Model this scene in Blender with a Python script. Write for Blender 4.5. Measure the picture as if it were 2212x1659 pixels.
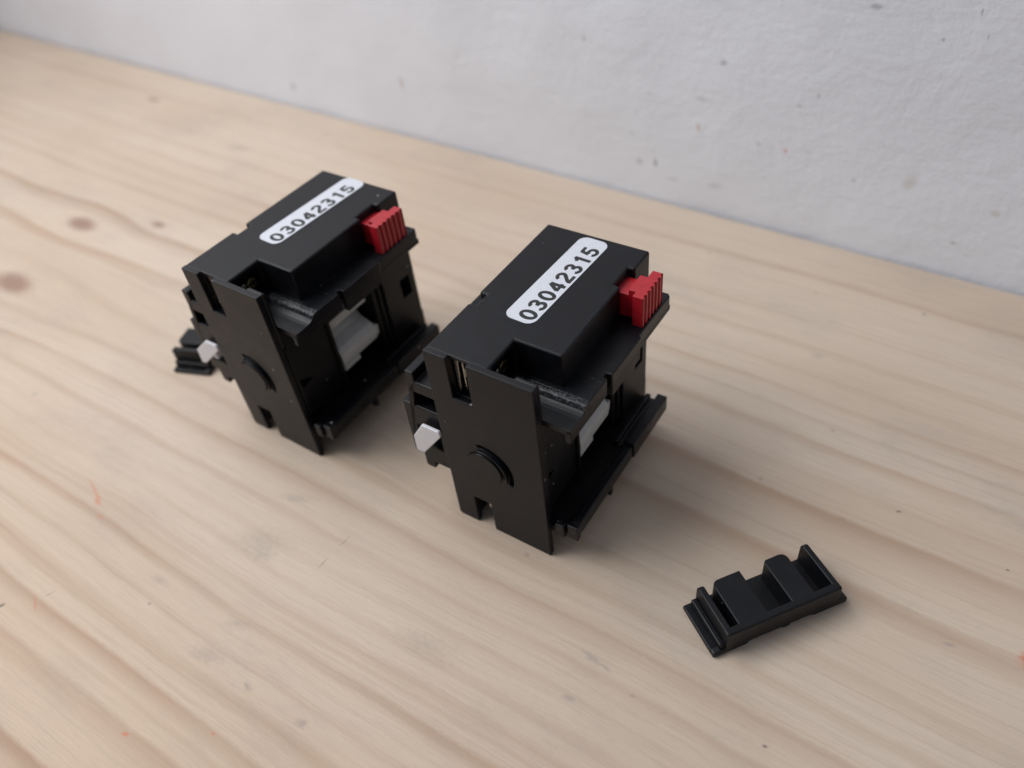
import bpy, bmesh, math, random
from mathutils import Vector, Matrix

random.seed(7)
for o in list(bpy.data.objects):
    bpy.data.objects.remove(o)
scene = bpy.context.scene
COL = scene.collection
S = 0.001                                    # everything below is measured in millimetres

# ------------------------------------------------------------------ camera
PITCH, ROLL, CAM_H = 0.774, -0.137, 130.936
fw = Vector((0, math.cos(PITCH), -math.sin(PITCH)))
rt = Vector((1, 0, 0))
up = rt.cross(fw)
r2 = rt * math.cos(ROLL) + up * math.sin(ROLL)
u2 = up * math.cos(ROLL) - rt * math.sin(ROLL)
cam_d = bpy.data.cameras.new('camera')
cam = bpy.data.objects.new('camera', cam_d)
COL.objects.link(cam)
M = Matrix((r2, u2, -fw)).transposed().to_4x4()
M.translation = Vector((0, 0, CAM_H * S))
cam.matrix_world = M
cam_d.sensor_width = 36
cam_d.lens = 36 * 1706.1 / 2212
cam_d.clip_start = 0.005
cam_d.clip_end = 20
cam_d.dof.use_dof = True
cam_d.dof.focus_distance = 0.137
cam_d.dof.aperture_fstop = 12.0
scene.camera = cam

# ------------------------------------------------------------------ world and lamps
world = bpy.data.worlds.new('World')
scene.world = world
world.use_nodes = True
wb = world.node_tree.nodes['Background']
wb.inputs['Color'].default_value = (0.78, 0.86, 1.0, 1)
wb.inputs['Strength'].default_value = 0.25

def area(name, loc, target, size, power, color):
    d = bpy.data.lights.new(name, 'AREA')
    d.shape = 'SQUARE'
    d.size = size
    d.energy = power
    d.color = color
    o = bpy.data.objects.new(name, d)
    COL.objects.link(o)
    o.location = loc
    o.rotation_euler = (Vector(target) - Vector(loc)).to_track_quat('-Z', 'Y').to_euler()
    return o
area('window_light', (-0.33, 0.255, 0.42), (0.0, 0.16, 0.02), 0.46, 3.85, (0.985, 0.99, 1.0))

scene.cycles.max_bounces = 5
scene.cycles.diffuse_bounces = 3
scene.cycles.glossy_bounces = 3
scene.cycles.caustics_reflective = False
scene.cycles.caustics_refractive = False
scene.cycles.use_adaptive_sampling = True
scene.cycles.adaptive_threshold = 0.015
scene.view_settings.view_transform = 'Standard'
scene.view_settings.look = 'None'
scene.view_settings.exposure = 0.0
scene.view_settings.gamma = 1.0
scene.view_settings.use_curve_mapping = False

# ------------------------------------------------------------------ node helpers
class NT:
    def __init__(self, name):
        self.m = bpy.data.materials.new(name)
        self.m.use_nodes = True
        self.t = self.m.node_tree
        self.b = self.t.nodes['Principled BSDF']
    def n(self, typ, **kw):
        x = self.t.nodes.new(typ)
        for k, v in kw.items():
            setattr(x, k, v)
        return x
    def set(self, sock, v):
        if hasattr(v, 'links') or isinstance(v, bpy.types.NodeSocket):
            self.t.links.new(v, sock)
        else:
            sock.default_value = v
    def math(self, op, a, b=None, c=None, clamp=False):
        x = self.n('ShaderNodeMath', operation=op, use_clamp=clamp)
        self.set(x.inputs[0], a)
        if b is not None: self.set(x.inputs[1], b)
        if c is not None: self.set(x.inputs[2], c)
        return x.outputs[0]
    def vmath(self, op, a, b=None):
        x = self.n('ShaderNodeVectorMath', operation=op)
        self.set(x.inputs[0], a)
        if b is not None: self.set(x.inputs[1], b)
        return x.outputs['Value'] if op in ('LENGTH', 'DISTANCE', 'DOT_PRODUCT') else x.outputs[0]
    def noise(self, vec, scale, detail=2, rough=0.5, dist=0.0, out='Fac'):
        x = self.n('ShaderNodeTexNoise')
        self.set(x.inputs['Vector'], vec)
        x.inputs['Scale'].default_value = scale
        x.inputs['Detail'].default_value = detail
        x.inputs['Roughness'].default_value = rough
        x.inputs['Distortion'].default_value = dist
        return x.outputs[out]
    def ramp(self, fac, stops, interp='LINEAR'):
        x = self.n('ShaderNodeValToRGB')
        x.color_ramp.interpolation = interp
        e = x.color_ramp.elements
        while len(e) < len(stops): e.new(0.5)
        for el, (p, c) in zip(e, stops):
            el.position = p
            el.color = c if len(c) == 4 else (*c, 1)
        self.set(x.inputs[0], fac)
        return x.outputs[0]
    def mix(self, fac, a, b, blend='MIX'):
        x = self.n('ShaderNodeMix', data_type='RGBA', blend_type=blend)
        self.set(x.inputs['Factor'], fac)
        self.set(x.inputs[6], a if not isinstance(a, tuple) else (*a[:3], 1))
        self.set(x.inputs[7], b if not isinstance(b, tuple) else (*b[:3], 1))
        return x.outputs[2]
    def smooth(self, v, lo, hi, a=0.0, b=1.0):
        x = self.n('ShaderNodeMapRange', interpolation_type='SMOOTHSTEP')
        self.set(x.inputs[0], v)
        for i, k in enumerate((lo, hi, a, b)): x.inputs[i + 1].default_value = k
        return x.outputs[0]
    def coords(self, kind='Object', scale=(1, 1, 1), loc=(0, 0, 0)):
        tc = self.n('ShaderNodeTexCoord')
        mp = self.n('ShaderNodeMapping')
        self.t.links.new(tc.outputs[kind], mp.inputs[0])
        mp.inputs['Scale'].default_value = scale
        mp.inputs['Location'].default_value = loc
        return mp.outputs[0]
    def spot(self, vec, centre, half, angle=0.0):
        """distance from a spot's centre, 1 at its rim"""
        mp = self.n('ShaderNodeMapping', vector_type='TEXTURE')
        self.t.links.new(vec, mp.inputs[0])
        mp.inputs['Location'].default_value = centre
        mp.inputs['Rotation'].default_value = (0, 0, angle)
        mp.inputs['Scale'].default_value = half
        return self.vmath('LENGTH', mp.outputs[0])
    def bump(self, h, strength, dist):
        x = self.n('ShaderNodeBump')
        x.inputs['Strength'].default_value = strength
        x.inputs['Distance'].default_value = dist
        self.set(x.inputs['Height'], h)
        self.t.links.new(x.outputs[0], self.b.inputs['Normal'])
        return x

# ------------------------------------------------------------------ materials
def mat_black(name, rough=0.42, scuff=0.0, base=(0.0028, 0.0031, 0.0046), dust=1.0):
    k = NT(name)
    c = k.coords('Object', (1000, 1000, 1000))
    rnd = k.n('ShaderNodeObjectInfo').outputs['Random']
    c = k.vmath('ADD', c, k.math('MULTIPLY', rnd, 317.0))
    fine = k.noise(c, 5.0, 3, 0.6)
    mid = k.noise(c, 0.35, 3, 0.6)
    spk = k.n('ShaderNodeTexVoronoi')
    k.set(spk.inputs['Vector'], c)
    spk.inputs['Scale'].default_value = 0.30
    spk.inputs['Randomness'].default_value = 1.0
    sp = k.smooth(spk.outputs['Distance'], 0.05, 0.09, 1.0, 0.0)
    sel = k.math('GREATER_THAN', k.noise(spk.outputs['Position'], 3.1, 0), 0.54)
    sp = k.math('MULTIPLY', sp, sel)
    sp = k.math('MULTIPLY', sp, 0.55 * dust)
    col = k.mix(k.smooth(mid, 0.35, 0.7), base, tuple(x * 1.7 for x in base))
    film = k.math('MULTIPLY', k.smooth(fine, 0.55, 0.8), 0.02 * dust)
    col = k.mix(film, col, (0.25, 0.25, 0.25))
    col = k.mix(sp, col, (0.45, 0.44, 0.43))
    rg = k.math('MULTIPLY_ADD', mid, 0.18, rough - 0.09)
    if scuff:      # rubbed rim of the lip and a few fine scratches
        oc = k.n('ShaderNodeTexCoord').outputs['Object']
        sp3 = k.n('ShaderNodeSeparateXYZ')
        k.set(sp3.inputs[0], oc)
        rim = k.math('MULTIPLY', k.smooth(sp3.outputs[2], 0.0371, 0.0376), k.smooth(sp3.outputs[1], 0.0078, 0.0088, 1.0, 0.0))
        wear = k.smooth(k.noise(c, 1.6, 4, 0.8), 0.48, 0.66)
        scr = k.smooth(k.noise(k.coords('Object', (260, 2400, 1200), (3, 1, 2)), 1.0, 2, 0.5, 1.2), 0.70, 0.74)
        m = k.math('MAXIMUM', k.math('MULTIPLY', rim, wear), k.math('MULTIPLY', scr, 0.35))
        col = k.mix(k.math('MULTIPLY', m, scuff), col, (0.26, 0.27, 0.29))
    k.set(k.b.inputs['Base Color'], col)
    k.set(k.b.inputs['Roughness'], rg)
    k.b.inputs['Specular IOR Level'].default_value = 0.26
    k.bump(fine, 0.10, 0.00012)
    return k.m

def mat_simple(name, color, rough=0.45, metal=0.0, var=0.12, bump=0.05, spec=0.5, sss=0.0):
    k = NT(name)
    c = k.coords('Object', (1000, 1000, 1000))
    f = k.noise(c, 0.8, 4, 0.6)
    k.set(k.b.inputs['Base Color'], k.mix(k.smooth(f, 0.3, 0.75), color, tuple(x * (1 - var) for x in color)))
    k.set(k.b.inputs['Roughness'], k.math('MULTIPLY_ADD', f, 0.2, rough - 0.1))
    k.b.inputs['Metallic'].default_value = metal
    k.b.inputs['Specular IOR Level'].default_value = spec
    if sss:
        k.b.inputs['Subsurface Weight'].default_value = sss
        k.b.inputs['Subsurface Radius'].default_value = (1, 0.8, 0.7)
        k.b.inputs['Subsurface Scale'].default_value = 0.0006
    k.bump(k.noise(c, 4.0, 3), bump, 0.0001)
    return k.m

BLACK = mat_black('black_plastic')
GLOSS = mat_black('glossy_black_plastic', rough=0.36, scuff=0.45, dust=1.8)
DARK = mat_black('inner_black_plastic', rough=0.48, base=(0.003, 0.003, 0.0033), dust=0.4)
RED = mat_simple('red_plastic', (0.43, 0.011, 0.020), 0.40, var=0.18)
WHITE = mat_simple('white_plastic', (0.70, 0.70, 0.74), 0.35, var=0.05, sss=0.2)
GREY = mat_simple('grey_plastic', (0.50, 0.50, 0.49), 0.45, var=0.1)
STEEL = mat_simple('steel', (0.72, 0.70, 0.64), 0.28, metal=1.0, var=0.3)
BRASS = mat_simple('brass', (0.60, 0.48, 0.22), 0.32, metal=1.0, var=0.3)
PAPER = mat_simple('label_film', (0.62, 0.635, 0.685), 0.42, var=0.06, bump=0.12)
INK = mat_simple('black_ink', (0.012, 0.012, 0.014), 0.35, var=0.3)

# ------------------------------------------------------------------ mesh helpers
def link(name, me, mat, parent=None):
    o = bpy.data.objects.new(name, me)
    COL.objects.link(o)
    if mat is not None and not me.materials:
        me.materials.append(mat)
    if parent is not None:
        o.parent = parent
    return o

def empty(name, loc=(0, 0, 0), rz=0.0):
    o = bpy.data.objects.new(name, None)
    o.empty_display_size = 0.01
    COL.objects.link(o)
    o.location = loc
    o.rotation_euler = (0, 0, rz)
    return o

def place(axis, a, b, h):
    if axis == 'w': p = (a, b, h)
    elif axis == 'v': p = (a, h, b)
    else: p = (h, a, b)
    return Vector(p) * S

def add_prism(bm, poly, axis, lo, hi):
    A = [bm.verts.new(place(axis, x, y, lo)) for x, y in poly]
    B = [bm.verts.new(place(axis, x, y, hi)) for x, y in poly]
    bm.faces.new(A)
    bm.faces.new(list(reversed(B)))
    n = len(poly)
    for i in range(n):
        j = (i + 1) % n
        bm.faces.new((A[i], B[i], B[j], A[j]))

def rect(a0, a1, b0, b1):
    return [(a0, b0), (a1, b0), (a1, b1), (a0, b1)]

def mesh_of(name, prisms):
    bm = bmesh.new()
    for p in prisms:
        add_prism(bm, *p)
    bmesh.ops.recalc_face_normals(bm, faces=bm.faces)
    me = bpy.data.meshes.new(name)
    bm.to_mesh(me)
    bm.free()
    return me

def cut(me, prisms, op='DIFFERENCE'):
    """boolean each prism out of (or into) a mesh and hand back the finished mesh"""
    for p in prisms:
        a = bpy.data.objects.new('tmp_a', me)
        b = bpy.data.objects.new('tmp_b', mesh_of('tmp', [p]))
        COL.objects.link(a)
        COL.objects.link(b)
        md = a.modifiers.new('b', 'BOOLEAN')
        md.object = b
        md.operation = op
        md.solver = 'EXACT'
        dg = bpy.context.evaluated_depsgraph_get()
        me2 = bpy.data.meshes.new_from_object(a.evaluated_get(dg))
        bpy.data.objects.remove(a)
        bpy.data.objects.remove(b)
        me = me2
    return me

def part(name, me, mat, parent, bev=0.18, seg=2):
    me.name = name
    o = link(name, me, mat, parent)
    if bev:
        md = o.modifiers.new('edge', 'BEVEL')
        md.width = bev * S
        md.segments = seg
        md.limit_method = 'ANGLE'
        md.angle_limit = math.radians(40)
        md.harden_normals = False
    return o

def copy_tree(o, parent=None):
    c = o.copy()
    COL.objects.link(c)
    c.parent = parent
    for ch in o.children:
        copy_tree(ch, c)
    return c

def crescent(cx, cy, R, r, dx, dy, a0, a1, n=18):
    out = [(cx + R * math.cos(math.radians(a0 + (a1 - a0) * i / n)), cy + R * math.sin(math.radians(a0 + (a1 - a0) * i / n))) for i in range(n + 1)]
    inn = [(cx + dx + r * math.cos(math.radians(a1 + (a0 - a1) * i / n)), cy + dy + r * math.sin(math.radians(a1 + (a0 - a1) * i / n))) for i in range(1, n)]
    return out + inn

def disc(cx, cy, r, n=20):
    return [(cx + r * math.cos(2 * math.pi * i / n), cy + r * math.sin(2 * math.pi * i / n)) for i in range(n)]

# ------------------------------------------------------------------ setting: table and wall
TH = -0.70                                    # heading of the wall and of the grain
WALL_T = 188.9
def st(s, t, z=0.0):
    d = Vector((math.cos(TH), math.sin(TH), 0))
    n = Vector((-math.sin(TH), math.cos(TH), 0))
    return (d * s + n * t) * S + Vector((0, 0, z * S))

def mat_wood():
    k = NT('pine_wood')
    tc = k.n('ShaderNodeTexCoord')
    sep = k.n('ShaderNodeSeparateXYZ')
    k.t.links.new(tc.outputs['Object'], sep.inputs[0])
    s = k.math('MULTIPLY', sep.outputs[0], 1000.0)          # mm along the grain
    t = k.math('MULTIPLY', sep.outputs[1], 1000.0)          # mm across it
    def vec(a, b, ka, kb, z=0.0):
        x = k.n('ShaderNodeCombineXYZ')
        k.set(x.inputs[0], k.math('MULTIPLY', a, ka))
        k.set(x.inputs[1], k.math('MULTIPLY', b, kb))
        x.inputs[2].default_value = z
        return x.outputs[0]
    wob = k.noise(vec(s, t, 0.8, 1.2, 31.0), 1.0, 3)
    wobc = k.math('SUBTRACT', wob, 0.5)
    # the grain runs round the knots
    tw = t
    knots = [(-254.5, 95, 9, 4.2), (-245, 64.5, 11, 5.2), (-229, 107, 4, 1.8), (-313, 168, 5, 1.6)]
    kmask = None
    for (ks, kt, kl, kr) in knots:
        ds = k.math('SUBTRACT', s, ks)
        dt = k.math('SUBTRACT', t, kt)
        e = k.math('ADD', k.math('POWER', k.math('DIVIDE', ds, kl * 3.2), 2.0), k.math('POWER', k.math('DIVIDE', dt, kr * 2.8), 2.0))
        g = k.math('POWER', 2.718, k.math('MULTIPLY', e, -1.0))
        tw = k.math('SUBTRACT', tw, k.math('MULTIPLY', k.math('MULTIPLY', dt, g), 0.60))
        e2 = k.math('SQRT', k.math('ADD', k.math('POWER', k.math('DIVIDE', ds, kl), 2.0), k.math('POWER', k.math('DIVIDE', dt, kr), 2.0)))
        e2 = k.math('ADD', e2, k.math('MULTIPLY', wobc, 0.5))
        mk = k.smooth(e2, 0.30, 1.10, 1.0, 0.0)
        kmask = mk if kmask is None else k.math('MAXIMUM', kmask, mk)
    # slow wander of the rings
    w1 = k.math('MULTIPLY', k.math('SUBTRACT', k.noise(vec(s, t, 0.009, 0.018), 1.0, 1), 0.5), 7.0)
    w2 = k.math('MULTIPLY', k.math('SUBTRACT', k.noise(vec(s, t, 0.045, 0.10, 4.0), 1.0, 2), 0.5), 1.3)
    low = k.smooth(t, 40.0, 95.0, 1.0, 0.0)
    tilt = k.math('MULTIPLY', k.math('MULTIPLY', s, -0.032), low)
    tt = k.math('ADD', k.math('ADD', k.math('ADD', tw, w1), k.math('ADD', w2, k.math('MULTIPLY', wobc, 0.5))), tilt)
    T0, T1 = -60.0, 200.0
    f = lambda x: min(max((x - T0) / (T1 - T0), 0), 1)
    tn = k.math('DIVIDE', k.math('SUBTRACT', tt, T0), T1 - T0)
    def lineset(ls):
        # late-wood lines: soft towards the pith side, crisp on the other
        stops = [(0.0, (0, 0, 0))]
        for p, a, w0, wc in ls:
            a *= 1.0 if p < 40 else 0.78
            stops += [(f(p - w0 * 0.72), (0, 0, 0)), (f(p), (a, a, a)), (f(p + wc * 0.6), (0, 0, 0))]
        return k.ramp(tn, stops[:32])
    l1 = lineset([(-38, .8, 7, 1), (-22, .9, 8, 1), (-9, .95, 7.5, .9), (3.5, .95, 6.5, .8), (11.5, .8, 5, .8), (18, .75, 4.5, .7), (31, .85, 4, .8), (59, .65, 5, 1.2), (90, .8, 7, 1.6), (103.5, .85, 8, 1.4)])
    l2 = lineset([(-15, .3, 2, .6), (7.4, .35, 2, .5), (24, .45, 2.5, .6), (36, .5, 2.5, .6), (41, .35, 2, .5), (52, .5, 3, .8), (66, .4, 3, .7), (119, .6, 4, 1.0), (131, .45, 3.5, .8), (147, .4, 3, .8)])
    l3 = lineset([(21, .3, 1.4, .4), (33.5, .35, 1.2, .4), (46, .3, 1.5, .5), (74, .35, 3, .8), (111, .35, 2.5, .8), (125, .3, 2, .6), (138, .4, 2.5, .8), (156, .45, 3, .8), (164, .3, 2, .7), (172.5, .55, 2.6, .9)])
    late = k.math('MAXIMUM', k.math('MAXIMUM', l1, l2), l3)
    breakup = k.noise(vec(s, tt, 0.014, 0.12, 3.0), 1.0, 3)
    late = k.math('MULTIPLY', late, k.smooth(breakup, 0.28, 0.62, 0.30, 1.0))
    faint = k.smooth(k.noise(vec(s, tt, 0.004, 0.62, 7.0), 1.0, 3, 0.65), 0.48, 0.72)
    fibre = k.noise(vec(s, tt, 0.09, 3.6, 1.0), 1.0, 3, 0.72)
    pale = k.noise(vec(s, tt, 0.010, 0.035, 11.0), 1.0, 2)
    warm = k.math('MULTIPLY', k.smooth(t, -20.0, 60.0, 1.0, 0.0), 0.75)
    col = k.mix(k.smooth(pale, 0.35, 0.68), (0.618, 0.510, 0.408), (0.566, 0.448, 0.344))
    col = k.mix(warm, col, (0.560, 0.408, 0.282))
    col = k.mix(k.math('MULTIPLY', faint, 0.34), col, (0.44, 0.325, 0.245))
    col = k.mix(k.math('MULTIPLY', late, 0.92), col, (0.345, 0.200, 0.116))
    col = k.mix(k.math('MULTIPLY', k.smooth(fibre, 0.38, 0.72), 0.28), col, (0.39, 0.30, 0.235))
    col = k.mix(k.math('MULTIPLY', kmask, 0.75), col, (0.25, 0.14, 0.10))
    # grey handling dirt
    sm = k.smooth(k.noise(vec(s, t, 0.024, 0.036, 21.0), 1.0, 3, 0.6), 0.46, 0.74)
    sm2 = k.smooth(k.noise(vec(s, t, 0.22, 0.60, 25.0), 1.0, 3, 0.75), 0.40, 0.75)
    col = k.mix(k.math('MULTIPLY', k.math('MULTIPLY', sm, k.math('MULTIPLY_ADD', sm2, 0.7, 0.3)), 0.36), col, (0.30, 0.272, 0.268))
    v = k.n('ShaderNodeTexVoronoi')
    k.set(v.inputs['Vector'], vec(s, t, 0.075, 0.12))
    v.inputs['Scale'].default_value = 1.0
    dd = k.math('ADD', v.outputs['Distance'], k.math('MULTIPLY', wobc, 0.12))
    dent = k.math('MULTIPLY', k.smooth(dd, 0.0, 0.075, 1.0, 0.0), k.math('GREATER_THAN', k.noise(v.outputs['Position'], 5.3, 0), 0.55))
    col = k.mix(k.math('MULTIPLY', dent, 0.45), col, (0.17, 0.14, 0.13))
    # stains of their own shape: (s, t, half length, half width, heading, colour, strength)
    ORG = (0.56, 0.19, 0.10)
    GRY = (0.225, 0.198, 0.188)
    marks = [
        (-149, 29.0, 6.5, 0.6, -0.30, ORG, 0.50), (-146, 27.6, 2.2, 0.7, -0.30, ORG, 0.75), (-141.8, 25.3, 1.3, 0.45, 0.2, ORG, 0.6),
        (-134.5, 5.3, 2.4, 0.4, -0.55, ORG, 0.65), (-96.3, -0.5, 1.0, 0.45, 0.5, ORG, 0.9), (-83.1, 8.0, 0.6, 0.5, 0.0, ORG, 0.6),
        (-140.3, 1.3, 0.9, 0.6, 0.9, (0.03, 0.03, 0.03), 0.9), (-133.9, 8.4, 1.5, 0.16, 1.2, (0.15, 0.15, 0.14), 0.8),
        (-84.3, 16.9, 1.6, 0.9, -0.3, GRY, 0.65), (-71.4, 17.6, 1.7, 1.1, 0.3, GRY, 0.7), (-95.8, 16.9, 5.5, 2.0, 0.2, GRY, 0.40),
        (-107.3, 51.2, 5.0, 1.7, 0.35, GRY, 0.42), (-105.6, 39.5, 10.0, 4.5, 0.5, GRY, 0.36), (-103.0, 37.5, 4.0, 2.2, 0.3, GRY, 0.35),
        (-95.2, 24.3, 4.0, 1.3, 0.4, GRY, 0.35), (-116.7, 22.3, 3.0, 1.2, 0.2, GRY, 0.35), (-90.5, 48.6, 2.6, 0.16, 1.5, (0.20, 0.15, 0.13), 0.7),
        (-90.7, 42.6, 2.2, 0.18, 1.6, (0.20, 0.15, 0.13), 0.7), (-114.1, 17.8, 0.6, 0.45, 0.0, (0.12, 0.11, 0.12), 0.7),
        (-191.9, 39.8, 1.2, 0.8, 0.3, GRY, 0.6), (-62, 40.0, 9.0, 3.5, 0.2, GRY, 0.30),
        (-35.5, 53.5, 3.0, 0.9, -0.15, GRY, 0.60), (-32.5, 53.2, 1.8, 0.5, -0.2, GRY, 0.5), (-35.4, 45.2, 1.5, 0.9, 0.4, GRY, 0.5),
        (-26.5, 51.3, 0.7, 0.45, 0.3, GRY, 0.6), (14.0, 87.0, 1.4, 0.6, 0.3, GRY, 0.5), (-0.7, 110.0, 0.7, 0.4, 0.3, (0.10, 0.10, 0.12), 0.9),
        (18.9, 106.8, 0.5, 0.3, 0.3, (0.10, 0.09, 0.09), 0.85), (-5.2, 55.1, 0.6, 0.35, 0.2, (0.14, 0.10, 0.09), 0.8),
        (25.2, 90.5, 2.0, 2.4, 0.0, (0.62, 0.16, 0.09), 0.85), (-36.8, 166.9, 0.8, 0.5, 0.2, GRY, 0.6), (-12.1, 170.7, 0.7, 0.5, 0.2, (0.12, 0.10, 0.10), 0.8),
        (-28.7, 144.9, 2.2, 1.3, 0.2, GRY, 0.35), (-244.6, 154.7, 7.0, 2.0, 0.2, GRY, 0.65), (-220.7, 176.7, 1.2, 2.6, 0.0, (0.30, 0.17, 0.14), 0.55),
    ]
    stv = vec(s, t, 1.0, 1.0)
    for (ms, mt, ml, mw, ma, mc, mf) in marks:
        r = k.spot(stv, (ms, mt, 0), (ml, mw, 1), ma)
        r = k.math('MULTIPLY_ADD', wobc, 1.3, r)
        col = k.mix(k.smooth(r, -0.1, 1.1, mf * (0.72 if mc == GRY else 1.0), 0.0), col, mc)
    k.set(k.b.inputs['Base Color'], col)
    k.set(k.b.inputs['Roughness'], k.math('MULTIPLY_ADD', fibre, 0.22, 0.42))
    k.b.inputs['Specular IOR Level'].default_value = 0.30
    k.bump(k.noise(vec(s, t, 0.10, 3.0, 2.0), 1.0, 3, 0.75), 0.30, 0.00025)
    return k.m

def mat_wall():
    k = NT('white_plaster')
    c = k.coords('Object', (1000, 1000, 1000))
    big = k.noise(c, 0.012, 3)
    mid = k.noise(c, 0.075, 5, 0.6, 0.4)
    brush = k.noise(k.coords('Object', (90, 1000, 420)), 0.55, 4, 0.6)
    grit = k.noise(c, 0.55, 4, 0.65)
    col = k.mix(k.smooth(big, 0.3, 0.7), (0.805, 0.820, 0.870), (0.770, 0.784, 0.832))
    v = k.n('ShaderNodeTexVoronoi')
    k.set(v.inputs['Vector'], c)
    v.inputs['Scale'].default_value = 0.11
    dd = k.math('ADD', v.outputs['Distance'], k.math('MULTIPLY', k.math('SUBTRACT', grit, 0.5), 0.16))
    pit = k.math('MULTIPLY', k.smooth(dd, 0.02, 0.10, 1.0, 0.0), k.math('GREATER_THAN', k.noise(v.outputs['Position'], 4.7, 0), 0.60))
    col = k.mix(k.math('MULTIPLY', pit, 0.06), col, (0.30, 0.29, 0.28))
    # chips and spots: (s, z, half width, half height, colour, strength)
    flat = k.vmath('MULTIPLY', c, (1, 0, 1))
    for (ms, mz, ml, mw, mc, mf) in WALL_MARKS:
        r = k.spot(flat, (ms, 0, mz), (ml, 1, mw))
        r = k.math('ADD', r, k.math('MULTIPLY', k.math('SUBTRACT', grit, 0.5), 1.2))
        col = k.mix(k.smooth(r, 0.2, 1.1, mf * 0.7, 0.0), col, mc)
    k.set(k.b.inputs['Base Color'], col)
    k.b.inputs['Roughness'].default_value = 0.75
    k.b.inputs['Specular IOR Level'].default_value = 0.25
    h = k.math('ADD', k.math('MULTIPLY', mid, 2.4), k.math('ADD', k.math('MULTIPLY', brush, 0.8), k.math('MULTIPLY', grit, 0.75)))
    k.bump(h, 0.24, 0.0008)
    return k.m

DK = (0.16, 0.15, 0.14)
OR = (0.50, 0.30, 0.18)
G1 = (0.36, 0.35, 0.35)
WALL_MARKS = [   # chips and spots: (s, z, half width, half height, colour, strength)
    (-116.6, 44.2, 0.7, 1.3, G1, 0.7), (-75.6, 43.9, 1.3, 1.0, (0.28, 0.26, 0.28), 0.8), (-80.8, 33.5, 2.2, 1.2, G1, 0.45),
    (-81.2, 25.3, 0.8, 1.8, OR, 0.8), (-64.1, 24.2, 0.7, 0.7, (0.45, 0.28, 0.24), 0.75), (-60.6, 24.0, 0.5, 0.5, (0.45, 0.30, 0.27), 0.7),
    (-56.8, 23.7, 0.7, 0.8, (0.62, 0.20, 0.15), 0.85), (-51.1, 24.7, 0.6, 0.6, (0.42, 0.25, 0.22), 0.75), (-99.0, 11.0, 1.5, 1.1, (0.28, 0.27, 0.28), 0.75),
    (-93.7, 11.8, 0.7, 2.0, DK, 0.9), (-25.7, 22.4, 2.4, 3.0, (0.46, 0.38, 0.27), 0.42), (-38.7, 19.7, 0.8, 0.7, (0.40, 0.36, 0.33), 0.7),
    (-50.9, 39.6, 0.8, 0.8, G1, 0.7), (-55.2, 36.4, 0.9, 0.6, G1, 0.6), (-12.5, 9.0, 1.1, 0.5, (0.25, 0.25, 0.26), 0.7),
    (-41.9, 61.5, 2.0, 0.8, (0.12, 0.12, 0.12), 0.6), (-21.5, 62.6, 0.18, 1.4, (0.08, 0.08, 0.08), 0.95), (-19.0, 58.2, 0.2, 0.9, (0.10, 0.10, 0.10), 0.8),
    (-6.0, 19.1, 1.6, 1.3, (0.46, 0.42, 0.30), 0.5), (-27.2, 56.4, 0.45, 0.45, (0.12, 0.12, 0.12), 0.8), (-100.2, 26.0, 0.7, 0.6, G1, 0.6),
    (-101.6, 19.3, 0.8, 0.8, G1, 0.6), (-96.4, 32.3, 0.8, 0.6, G1, 0.5), (-247.9, 8.0, 2.0, 2.0, (0.30, 0.30, 0.30), 0.7), (-189.6, 19.4, 1.5, 3.0, (0.46, 0.40, 0.33), 0.7),
    (-88.0, 8.0, 2.4, 0.8, G1, 0.4), (-75.0, 9.0, 2.6, 1.2, G1, 0.35),
]

def build_setting():
    tb = mesh_of('table_top', [(rect(-620, 330, -260, WALL_T - 0.6), 'w', -24, 0)])
    t = link('table_top', tb, mat_wood())
    t.rotation_euler = (0, 0, TH)
    t['kind'] = 'structure'
    t['label'] = 'pale pine table top with brown grain, knots and grey scuffs'
    md = t.modifiers.new('edge', 'BEVEL')
    md.width = 0.5 * S
    md.segments = 2
    # wall: an uneven plaster sheet with thickness
    bm = bmesh.new()
    from mathutils import noise as mn
    ns, nz = 240, 90
    s0, s1, z0, z1 = -620.0, 330.0, -60.0, 420.0
    g = []
    for i in range(ns + 1):
        row = []
        for j in range(nz + 1):
            s = s0 + (s1 - s0) * i / ns
            z = z0 + (z1 - z0) * j / nz
            d = 0.9 * mn.noise(Vector((s * 0.012, z * 0.012, 3))) + 0.45 * mn.noise(Vector((s * 0.05, z * 0.05, 8)))
            row.append(bm.verts.new(Vector((s, d + 0.3, z)) * S))
        g.append(row)
    for i in range(ns):
        for j in range(nz):
            bm.faces.new((g[i][j], g[i + 1][j], g[i + 1][j + 1], g[i][j + 1])).smooth = True
    me = bpy.data.meshes.new('wall')
    bm.to_mesh(me)
    bm.free()
    w = link('wall', me, mat_wall())
    w.rotation_euler = (0, 0, TH)
    w.location = st(0, WALL_T)
    w['kind'] = 'structure'
    w['label'] = 'white plastered wall with small chips behind the table'
    so = w.modifiers.new('depth', 'SOLIDIFY')
    so.thickness = 0.06
    so.offset = -1
    # return wall at the far end, only its foot shows at the edge of the picture
    me = mesh_of('side_wall', [(rect(-560, -474.5, -120, WALL_T - 1.2), 'w', 0.2, 300)])
    sw = link('side_wall', me, mat_simple('dark_brown_wood', (0.16, 0.11, 0.09), 0.6))
    sw.rotation_euler = (0, 0, TH)
    sw['kind'] = 'structure'
    sw['label'] = 'dark brown upright at the far left end of the wall'
build_setting()

# ------------------------------------------------------------------ the relay block
def arc(cx, cy, rx, ry, a0, a1, n=14):
    return [(cx + rx * math.cos(math.radians(a0 + (a1 - a0) * i / n)), cy + ry * math.sin(math.radians(a0 + (a1 - a0) * i / n))) for i in range(n + 1)]

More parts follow.
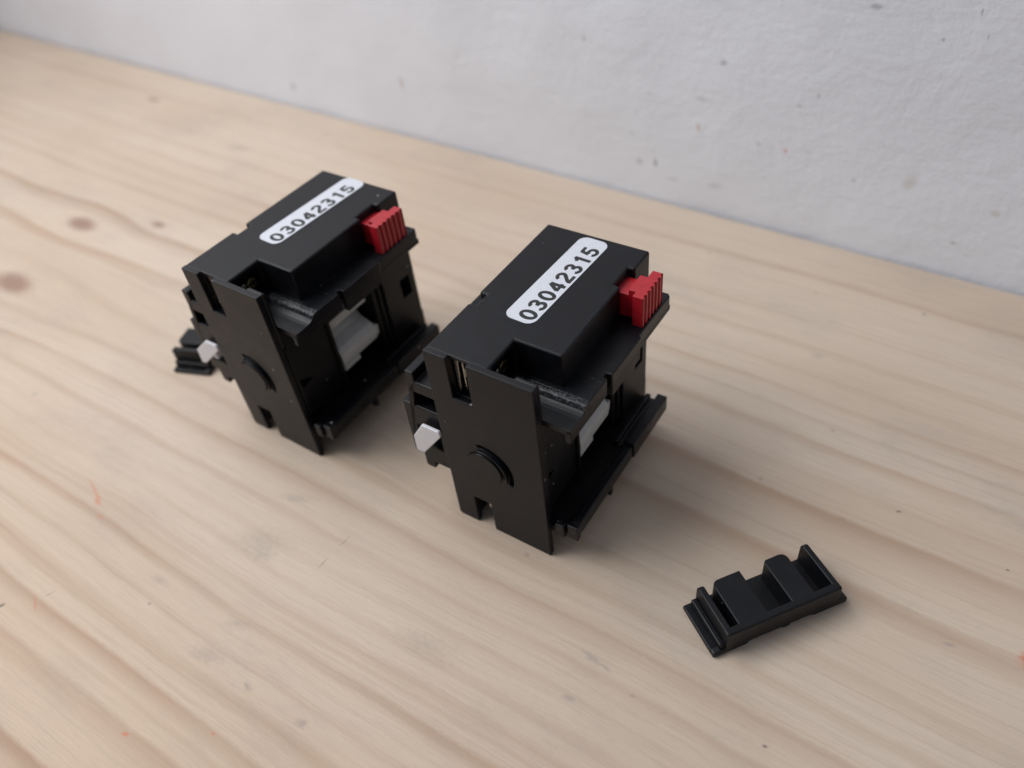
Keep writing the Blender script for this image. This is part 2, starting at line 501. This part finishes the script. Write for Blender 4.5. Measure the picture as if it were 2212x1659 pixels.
DIGITS = {   # centre lines in a cell one unit high, stroke 0.15
    '0': [arc(0, 0.5, 0.225, 0.425, 0, 360, 28)],
    '1': [[(-0.17, 0.74), (-0.07, 0.77), (0.03, 0.85), (0.075, 0.985)], [(0.075, 1.0), (0.075, 0.0)]],
    '2': [arc(0, 0.715, 0.215, 0.215, 172, -35, 14) + [(0.02, 0.42), (-0.17, 0.22), (-0.23, 0.075)], [(-0.30, 0.075), (0.29, 0.075)]],
    '3': [arc(-0.01, 0.735, 0.20, 0.195, 168, -72, 14) + [(-0.06, 0.535)], [(-0.06, 0.53)] + arc(-0.005, 0.295, 0.225, 0.222, 75, -168, 16)],
    '4': [[(0.125, 0.0), (0.125, 0.93)], [(0.10, 0.93), (-0.245, 0.30)], [(-0.30, 0.285), (0.29, 0.285)]],
    '5': [[(0.25, 0.925), (-0.155, 0.925)], [(-0.13, 0.98), (-0.21, 0.46)], arc(-0.005, 0.32, 0.23, 0.245, 142, -165, 18)],
}
def digit_mesh(ch, height=3.3, stroke=0.205):
    bm = bmesh.new()
    z = 0.0
    for path in DIGITS[ch]:
        closed = (Vector(path[0]) - Vector(path[-1])).length < 1e-4
        P = [Vector(q) for q in (path[:-1] if closed else path)]
        m = len(P)
        L, R = [], []
        for i in range(m):
            a = P[i - 1] if (i > 0 or closed) else P[i]
            c = P[(i + 1) % m] if (i < m - 1 or closed) else P[i]
            t = (c - a).normalized()
            nn = Vector((-t.y, t.x)) * stroke / 2
            for lst, q in ((L, P[i] + nn), (R, P[i] - nn)):
                lst.append(bm.verts.new((q.x * 1.14 * height * S, q.y * height * S, z * S)))
        for i in range(m if closed else m - 1):
            j = (i + 1) % m
            bm.faces.new((L[i], R[i], R[j], L[j]))
        z += 0.002
    bmesh.ops.recalc_face_normals(bm, faces=bm.faces)
    me = bpy.data.meshes.new('digit')
    bm.to_mesh(me)
    bm.free()
    return me

def build_label(parent, cu, cv, ang):
    w, L, r, n = 6.05, 26.3, 1.7, 6
    pts = []
    for (sx, sy, a0) in ((1, 1, 0), (-1, 1, 90), (-1, -1, 180), (1, -1, 270)):
        for i in range(n + 1):
            a = math.radians(a0 + 90 * i / n)
            pts.append((sx * (L / 2 - r) + r * math.cos(a), sy * (w / 2 - r) + r * math.sin(a)))
    lab = part('label', mesh_of('label', [(pts, 'w', 0.0, 0.09)]), PAPER, parent, 0)
    lab.location = Vector((cu, cv, 45.005)) * S
    lab.rotation_euler = (0, 0, math.radians(90) - ang)
    lab['label'] = 'white rounded sticker printed 03042315'
    txt = '03042315'
    pitch = 2.90
    cache = {}
    for i, ch in enumerate(txt):
        if ch not in cache:
            cache[ch] = digit_mesh(ch)
        d = link('digit', cache[ch], INK, lab)
        d.location = Vector(((i - 3.5) * pitch - 0.85, -2.55, 0.094)) * S
    return lab

def build_block():
    root = empty('relay_block')
    # front plate with its two terminal notches and the round boss
    fp = [(0.4, 0), (4.8, 0), (4.8, 8.2), (8.8, 8.2), (8.8, 0), (21.7, 0), (21.7, 44.98), (8.8, 44.98), (8.8, 35.75), (4.75, 35.75), (4.75, 44.98), (0, 44.98), (0, 0.4)]
    me = mesh_of('front_plate', [(fp, 'v', 0, 1.35)])
    me = cut(me, [(crescent(9.4, 19.6, 5.95, 5.35, -0.40, -0.28, -24, 104), 'v', -1, 0.95),
                  (crescent(9.4, 19.6, 4.45, 4.15, -0.50, -0.35, -14, 108), 'v', -1, 0.7),
                  (disc(9.5, 16.65, 0.33, 10), 'v', -1, 0.6)])
    part('front_plate', me, BLACK, root, 0.4, 3)
    part('boss_ring', mesh_of('boss_ring', [(crescent(9.4, 19.6, 4.86, 4.5, 0, 0, -22, 104, 22), 'v', -0.6, 0.9)]), BLACK, root, 0.14)
    part('boss', mesh_of('boss', [(disc(8.95, 19.25, 3.95, 36), 'v', -0.42, 0.5)]), BLACK, root, 0.2)
    part('plate_ear', mesh_of('plate_ear', [(rect(17.4, 21.66, 31.2, 44.9), 'v', 1.3, 2.15)]), BLACK, root, 0.3)
    # upper housing
    tp = [(0, 1.1), (12.6, 1.1), (12.6, 9.1), (21.7, 9.1), (21.7, 29.2), (20.4, 29.2), (20.4, 34.7), (21.7, 34.7), (21.7, 40.8), (0, 40.8), (0, 17.05), (1.5, 17.05), (1.5, 13.75), (0, 13.75)]
    me = mesh_of('housing', [(tp, 'w', 30, 45)])
    me = cut(me, [(rect(9.0, 13.0, 33, 43.6), 'v', 2.4, 8.3), (rect(4.8, 8.75, 35.8, 44.2), 'v', 0.9, 4.2)])
    part('housing', me, BLACK, root, 0.45, 3)
    # lower body behind the front plate
    me = mesh_of('lower_body', [([(0.1, 1.3), (12.0, 1.3), (12.0, 13.5), (10.0, 13.5), (10.0, 27.6), (12.0, 27.6), (12.0, 40.7), (0.1, 40.7)], 'w', 1.9, 30.1)])
    me = cut(me, [(rect(4.8, 8.75, 1.0, 8.15), 'v', 0.9, 4.0)])
    part('lower_body', me, DARK, root, 0.15)
    # ledge that carries the slide button, with its rolled front lip and skirt
    edge = [(12.3, 7.9), (26.95, 7.9), (26.95, 14.3), (26.2, 14.3), (26.2, 15.3), (27.35, 15.3), (27.35, 26.0), (26.9, 26.6), (26.9, 38.6), (26.5, 39.2), (12.3, 39.2)]
    part('ledge', mesh_of('ledge', [(edge, 'w', 35.4, 38.0)]), GLOSS, root, 0.22)
    lip = [(8.6, 37.97), (7.7, 37.97), (7.35, 37.9), (7.05, 37.72), (6.8, 37.45), (6.5, 37.15), (6.1, 36.92), (5.5, 36.78), (4.8, 36.72), (2.0, 36.72), (2.0, 35.5), (8.6, 35.5)]
    part('lip', mesh_of('lip', [(lip, 'u', 12.4, 26.93)]), GLOSS, root, 0.08)
    part('skirt', mesh_of('skirt', [([(1.7, 34.0), (14.25, 34.0), (14.25, 35.6), (7.7, 35.6), (7.7, 35.9), (1.7, 36.0)], 'u', 25.9, 26.9), (rect(15.35, 25.95, 32.9, 35.5), 'u', 26.1, 27.3), (rect(26.1, 39.15, 34.4, 35.5), 'u', 25.6, 26.88)]), BLACK, root, 0.1)
    # inner wall, posts and the back plate on the open side
    pn = [(3.1, 10.5), (13.6, 10.5), (13.6, 34.4), (3.1, 34.4), (3.1, 20.6), (6.3, 18.9), (3.1, 18.2)]
    part('inner_panel', mesh_of('inner_panel', [(pn, 'u', 11.5, 20.3)]), BLACK, root, 0.12)
    part('plate_rib', mesh_of('plate_rib', [(rect(1.75, 2.55, 11.5, 30.8), 'u', 18.0, 21.35)]), BLACK, root, 0.12)
    part('post', mesh_of('post', [(rect(13.55, 14.25, 10.5, 34.3), 'u', 17.0, 20.9)]), DARK, root, 0.1)
    part('post', mesh_of('post', [(rect(27.4, 28.6, 10.5, 34.3), 'u', 12.0, 20.7), (rect(29.0, 29.9, 10.5, 34.3), 'u', 12.0, 21.1)]), DARK, root, 0.1)
    me = mesh_of('back_plate', [([(30.3, 0), (40.8, 0), (40.8, 12.6), (40.5, 12.9), (40.5, 35.5), (30.3, 35.5)], 'u', 11.8, 21.65)])
    me = cut(me, [(rect(35.6, 38.7, 19.4, 24.5), 'u', 17.0, 24.0)])
    part('back_plate', me, BLACK, root, 0.15)
    # mounting rail along the foot of the open side
    rail = [(9.0, 7.2), (27.3, 7.2), (27.3, 11.0), (25.1, 11.0), (25.1, 9.0), (23.6, 9.0), (23.6, 10.0), (22.6, 10.0), (22.6, 8.8), (9.0, 8.8)]
    rail2 = [(9.0, 7.25), (27.0, 7.25), (27.0, 10.5), (25.3, 10.5), (25.3, 8.9), (9.0, 8.9)]
    me = mesh_of('rail', [(rail, 'v', 24.0, 39.3), (rail2, 'v', 2.6, 24.0 - 0.02), (rail, 'v', 1.25, 2.58)])
    rl = part('rail', me, GLOSS, root, 0.22)
    part('stub', mesh_of('stub', [(rect(25.2, 26.7, 15.2, 16.2), 'w', 4.6, 7.4)]), BLACK, rl, 0.12)
    part('rail_block', mesh_of('rail_block', [(rect(22.9, 24.8, 0.55, 1.6), 'w', 7.4, 10.8)]), BLACK, root, 0.25)
    # coupling side (left): stepped rear shell
    lf = [(-7.2, 36.0), (-7.2, 27.1), (-9.7, 27.1), (-9.7, 12.85), (-7.6, 12.85), (-7.6, 9.7), (-7.2, 9.35), (-5.4, 9.35), (-5.2, 11.4), (0.2, 11.4), (0.2, 33.8), (-5.3, 33.8), (-5.3, 36.0)]
    me = mesh_of('coupling_shell', [(lf, 'v', 1.4, 39.0)])
    me = cut(me, [(rect(-7.0, 0.6, 27.2, 31.0), 'v', 1.0, 5.5), (rect(-7.35, -2.05, 16.4, 21.6), 'v', 1.0, 6.0)])
    part('coupling_shell', me, BLACK, root, 0.25)
    # grey carriage in the window
    cr = [(14, 27.3), (20.0, 27.3), (20.0, 25.3), (16.8, 25.0), (15.6, 23.8), (15.6, 21.8), (17.2, 20.3), (19.6, 19.2), (20.6, 18.3), (20.8, 16.9), (20.7, 15.2), (20.2, 14.6), (14, 14.6)]
    gc = part('carriage', mesh_of('carriage', [(cr, 'v', 14.7, 25.9)]), GREY, root, 0.12)
    part('carriage_lip', mesh_of('carriage_lip', [([(20.55, 18.0), (20.3, 15.2), (19.0, 14.9), (19.0, 18.0)], 'v', 25.2, 27.0), (rect(19.4, 20.6, 13.5, 14.7), 'v', 14.75, 19.7)]), GREY, gc, 0.12)
    # red slide button: stem, cross piece, fluted grip
    b = part('slide_button', mesh_of('slide_button', [(rect(19.6, 23.0, 29.75, 34.45), 'w', 38.2, 43.2), (rect(22.95, 24.5, 29.78, 34.42), 'w', 38.25, 44.35)]), RED, root, 0.1)
    b['label'] = 'red slide button'
    n, v0, v1 = 6, 28.35, 36.45
    pitch = (v1 - v0) / n
    gp = [(24.4, v0), (26.3, v0)]
    for i in range(n):
        a = v0 + i * pitch
        gp += [(26.5, a + 0.02 if i else a + 0.15), (26.5, a + pitch * 0.36), (26.15, a + pitch * 0.55), (26.15, a + pitch * 0.92)]
    gp += [(26.4, v1), (24.4, v1)]
    part('grip', mesh_of('grip', [(gp, 'w', 37.75, 44.4)]), RED, b, 0.06)
    # metal inside the terminal openings
    part('terminal', mesh_of('terminal', [([(5.0, 36.2), (5.5, 36.0), (5.75, 40), (5.85, 43.6), (5.1, 43.4)], 'v', 1.75, 2.1), (rect(6.2, 6.55, 36.3, 43.6), 'v', 2.2, 3.8)]), STEEL, root, 0.06)
    part('terminal', mesh_of('terminal', [(disc(7.25, 40.2, 1.15, 16), 'v', 2.6, 3.6)]), STEEL, root, 0.08)
    part('terminal', mesh_of('terminal', [(rect(6.5, 7.5, 3.6, 7.6), 'v', 2.0, 2.5)]), STEEL, root, 0.08)
    sc = part('screw', mesh_of('screw', [(disc(6.6, 40.6, 1.2, 20), 'u', 10.2, 11.6)]), BRASS, root, 0.1)
    part('screw_slot', mesh_of('screw_slot', [(rect(5.5, 7.7, 40.45, 40.8), 'u', 11.5, 11.62)]), DARK, sc, 0)
    part('screw', mesh_of('screw', [(disc(4.4, 41.4, 0.55, 14), 'u', 10.5, 12.0)]), STEEL, root, 0.1)
    # white coupling slider
    hx = [(-4.5, 24.37), (-0.6, 24.37), (-0.35, 23.9), (-0.35, 23.0), (-5.6, 15.9), (-7.4, 15.9), (-7.3, 20.0)]
    sl = part('slider', mesh_of('slider', [(hx, 'v', -0.3, 0.4), (rect(-5.4, -3.4, 18.6, 21.0), 'v', 0.35, 4.0)]), WHITE, root, 0.15)
    sl['label'] = 'white chamfered slider tab'
    return root

near = build_block()
far = copy_tree(near)
near.location = Vector((-14.104, 98.834, 0.02)) * S
near.rotation_euler = (0, 0, -0.670)
far.location = Vector((-61.388, 132.964, 0.02)) * S
far.rotation_euler = (0, 0, -0.685)
for ch in list(far.children):
    if ch.name.startswith('slider'):    # pushed further out than on the near block
        hx = [(-4.4, 24.0), (-0.9, 24.2), (-0.5, 23.7), (-0.6, 22.8), (-8.3, 15.9), (-9.9, 15.5), (-9.5, 19.5)]
        ch.data = mesh_of('slider', [(hx, 'v', -0.3, 0.4), (rect(-5.4, -3.4, 18.6, 20.8), 'v', 0.35, 4.0)])
        ch.data.materials.append(WHITE)
for ch in far.children:            # the second block's button sits a touch further along
    if ch.name.startswith('slide_button'):
        ch.location.y += 0.25 * S
build_label(near, 10.78, 26.55, math.radians(2.1))
build_label(far, 9.95, 27.45, math.radians(2.4))
near['label'] = 'black plastic relay block with red slide button, closest to the loose clip on the right'
far['label'] = 'slightly blurred black relay block with red slide button, farther left on the table'
for o in (near, far):
    o['category'] = 'relay block'
    o['group'] = 'relay blocks on the table'

# ------------------------------------------------------------------ loose mounting clips
def build_clip():
    root = empty('mounting_clip')
    part('base', mesh_of('base', [(rect(0, 26.9, 0.9, 10.4), 'w', 0.02, 1.0), (rect(0.02, 2.4, 0.1, 0.92), 'w', 0.03, 1.12), (rect(24.7, 26.88, 0.1, 0.92), 'w', 0.03, 1.12)]), BLACK, root, 0.2)
    fwp = [(0.05, 0.0), (6.6, 0.0), (7.2, 0.75), (13.6, 0.75), (13.7, 0.15), (15.2, 0.15), (15.3, 0.75), (19.2, 0.75), (20.0, 0.0), (26.85, 0.0), (26.85, 1.2), (25.6, 1.7), (24.75, 1.9), (24.75, 6.0), (2.3, 6.0), (2.3, 1.5), (0.05, 1.2)]
    part('front_wall', mesh_of('front_wall', [(fwp, 'v', 0.0, 1.45)]), BLACK, root, 0.35)
    bl = [(0.7, 0.6), (10.3, 0.6), (10.3, 5.4), (9.8, 5.96), (0.7, 5.96)]
    part('blade', mesh_of('blade', [(bl, 'u', 2.38, 3.6)]), BLACK, root, 0.2)
    part('blade', mesh_of('blade', [(bl, 'u', 23.5, 24.7)]), BLACK, root, 0.2)
    def prong(a0, a1, left):
        r, n = 1.3, 5
        pts = [(a0, 0.4), (a1, 0.4), (a1, 10.15)]
        if left:
            pts += [(a0 + r - r * math.sin(math.pi / 2 * i / n), 10.15 - r + r * math.cos(math.pi / 2 * i / n)) for i in range(n + 1)]
        else:
            pts = [(a0, 0.4), (a1, 0.4)] + [(a1 - r + r * math.cos(math.pi / 2 * i / n), 10.15 - r + r * math.sin(math.pi / 2 * i / n)) for i in range(n + 1)] + [(a0 + 0.5, 10.15), (a0, 9.6)]
        return part('prong', mesh_of('prong', [(pts, 'w', 0.8, 5.95)]), BLACK, root, 0.2)
    prong(5.1, 10.8, True)
    prong(15.5, 20.0, False)
    part('flange_rib', mesh_of('flange_rib', [(rect(1.35, 2.45, 0.4, 10.1), 'w', 1.1, 2.6)]), BLACK, root, 0.25)
    return root
clip = build_clip()
clip2 = copy_tree(clip)
clip.location = Vector((27.6, 60.7, 0)) * S
clip.rotation_euler = (0, 0, math.atan2(7.1, 26.1))
clip2.location = Vector((-75.4, 151.6, 0)) * S
clip2.rotation_euler = (0, 0, math.radians(71))
clip['label'] = 'loose black plastic clip with upright prongs lying alone on the right'
clip2['label'] = 'loose black plastic clip half hidden behind the farther relay block'
for o in (clip, clip2):
    o['category'] = 'clip'
    o['group'] = 'loose plastic clips'
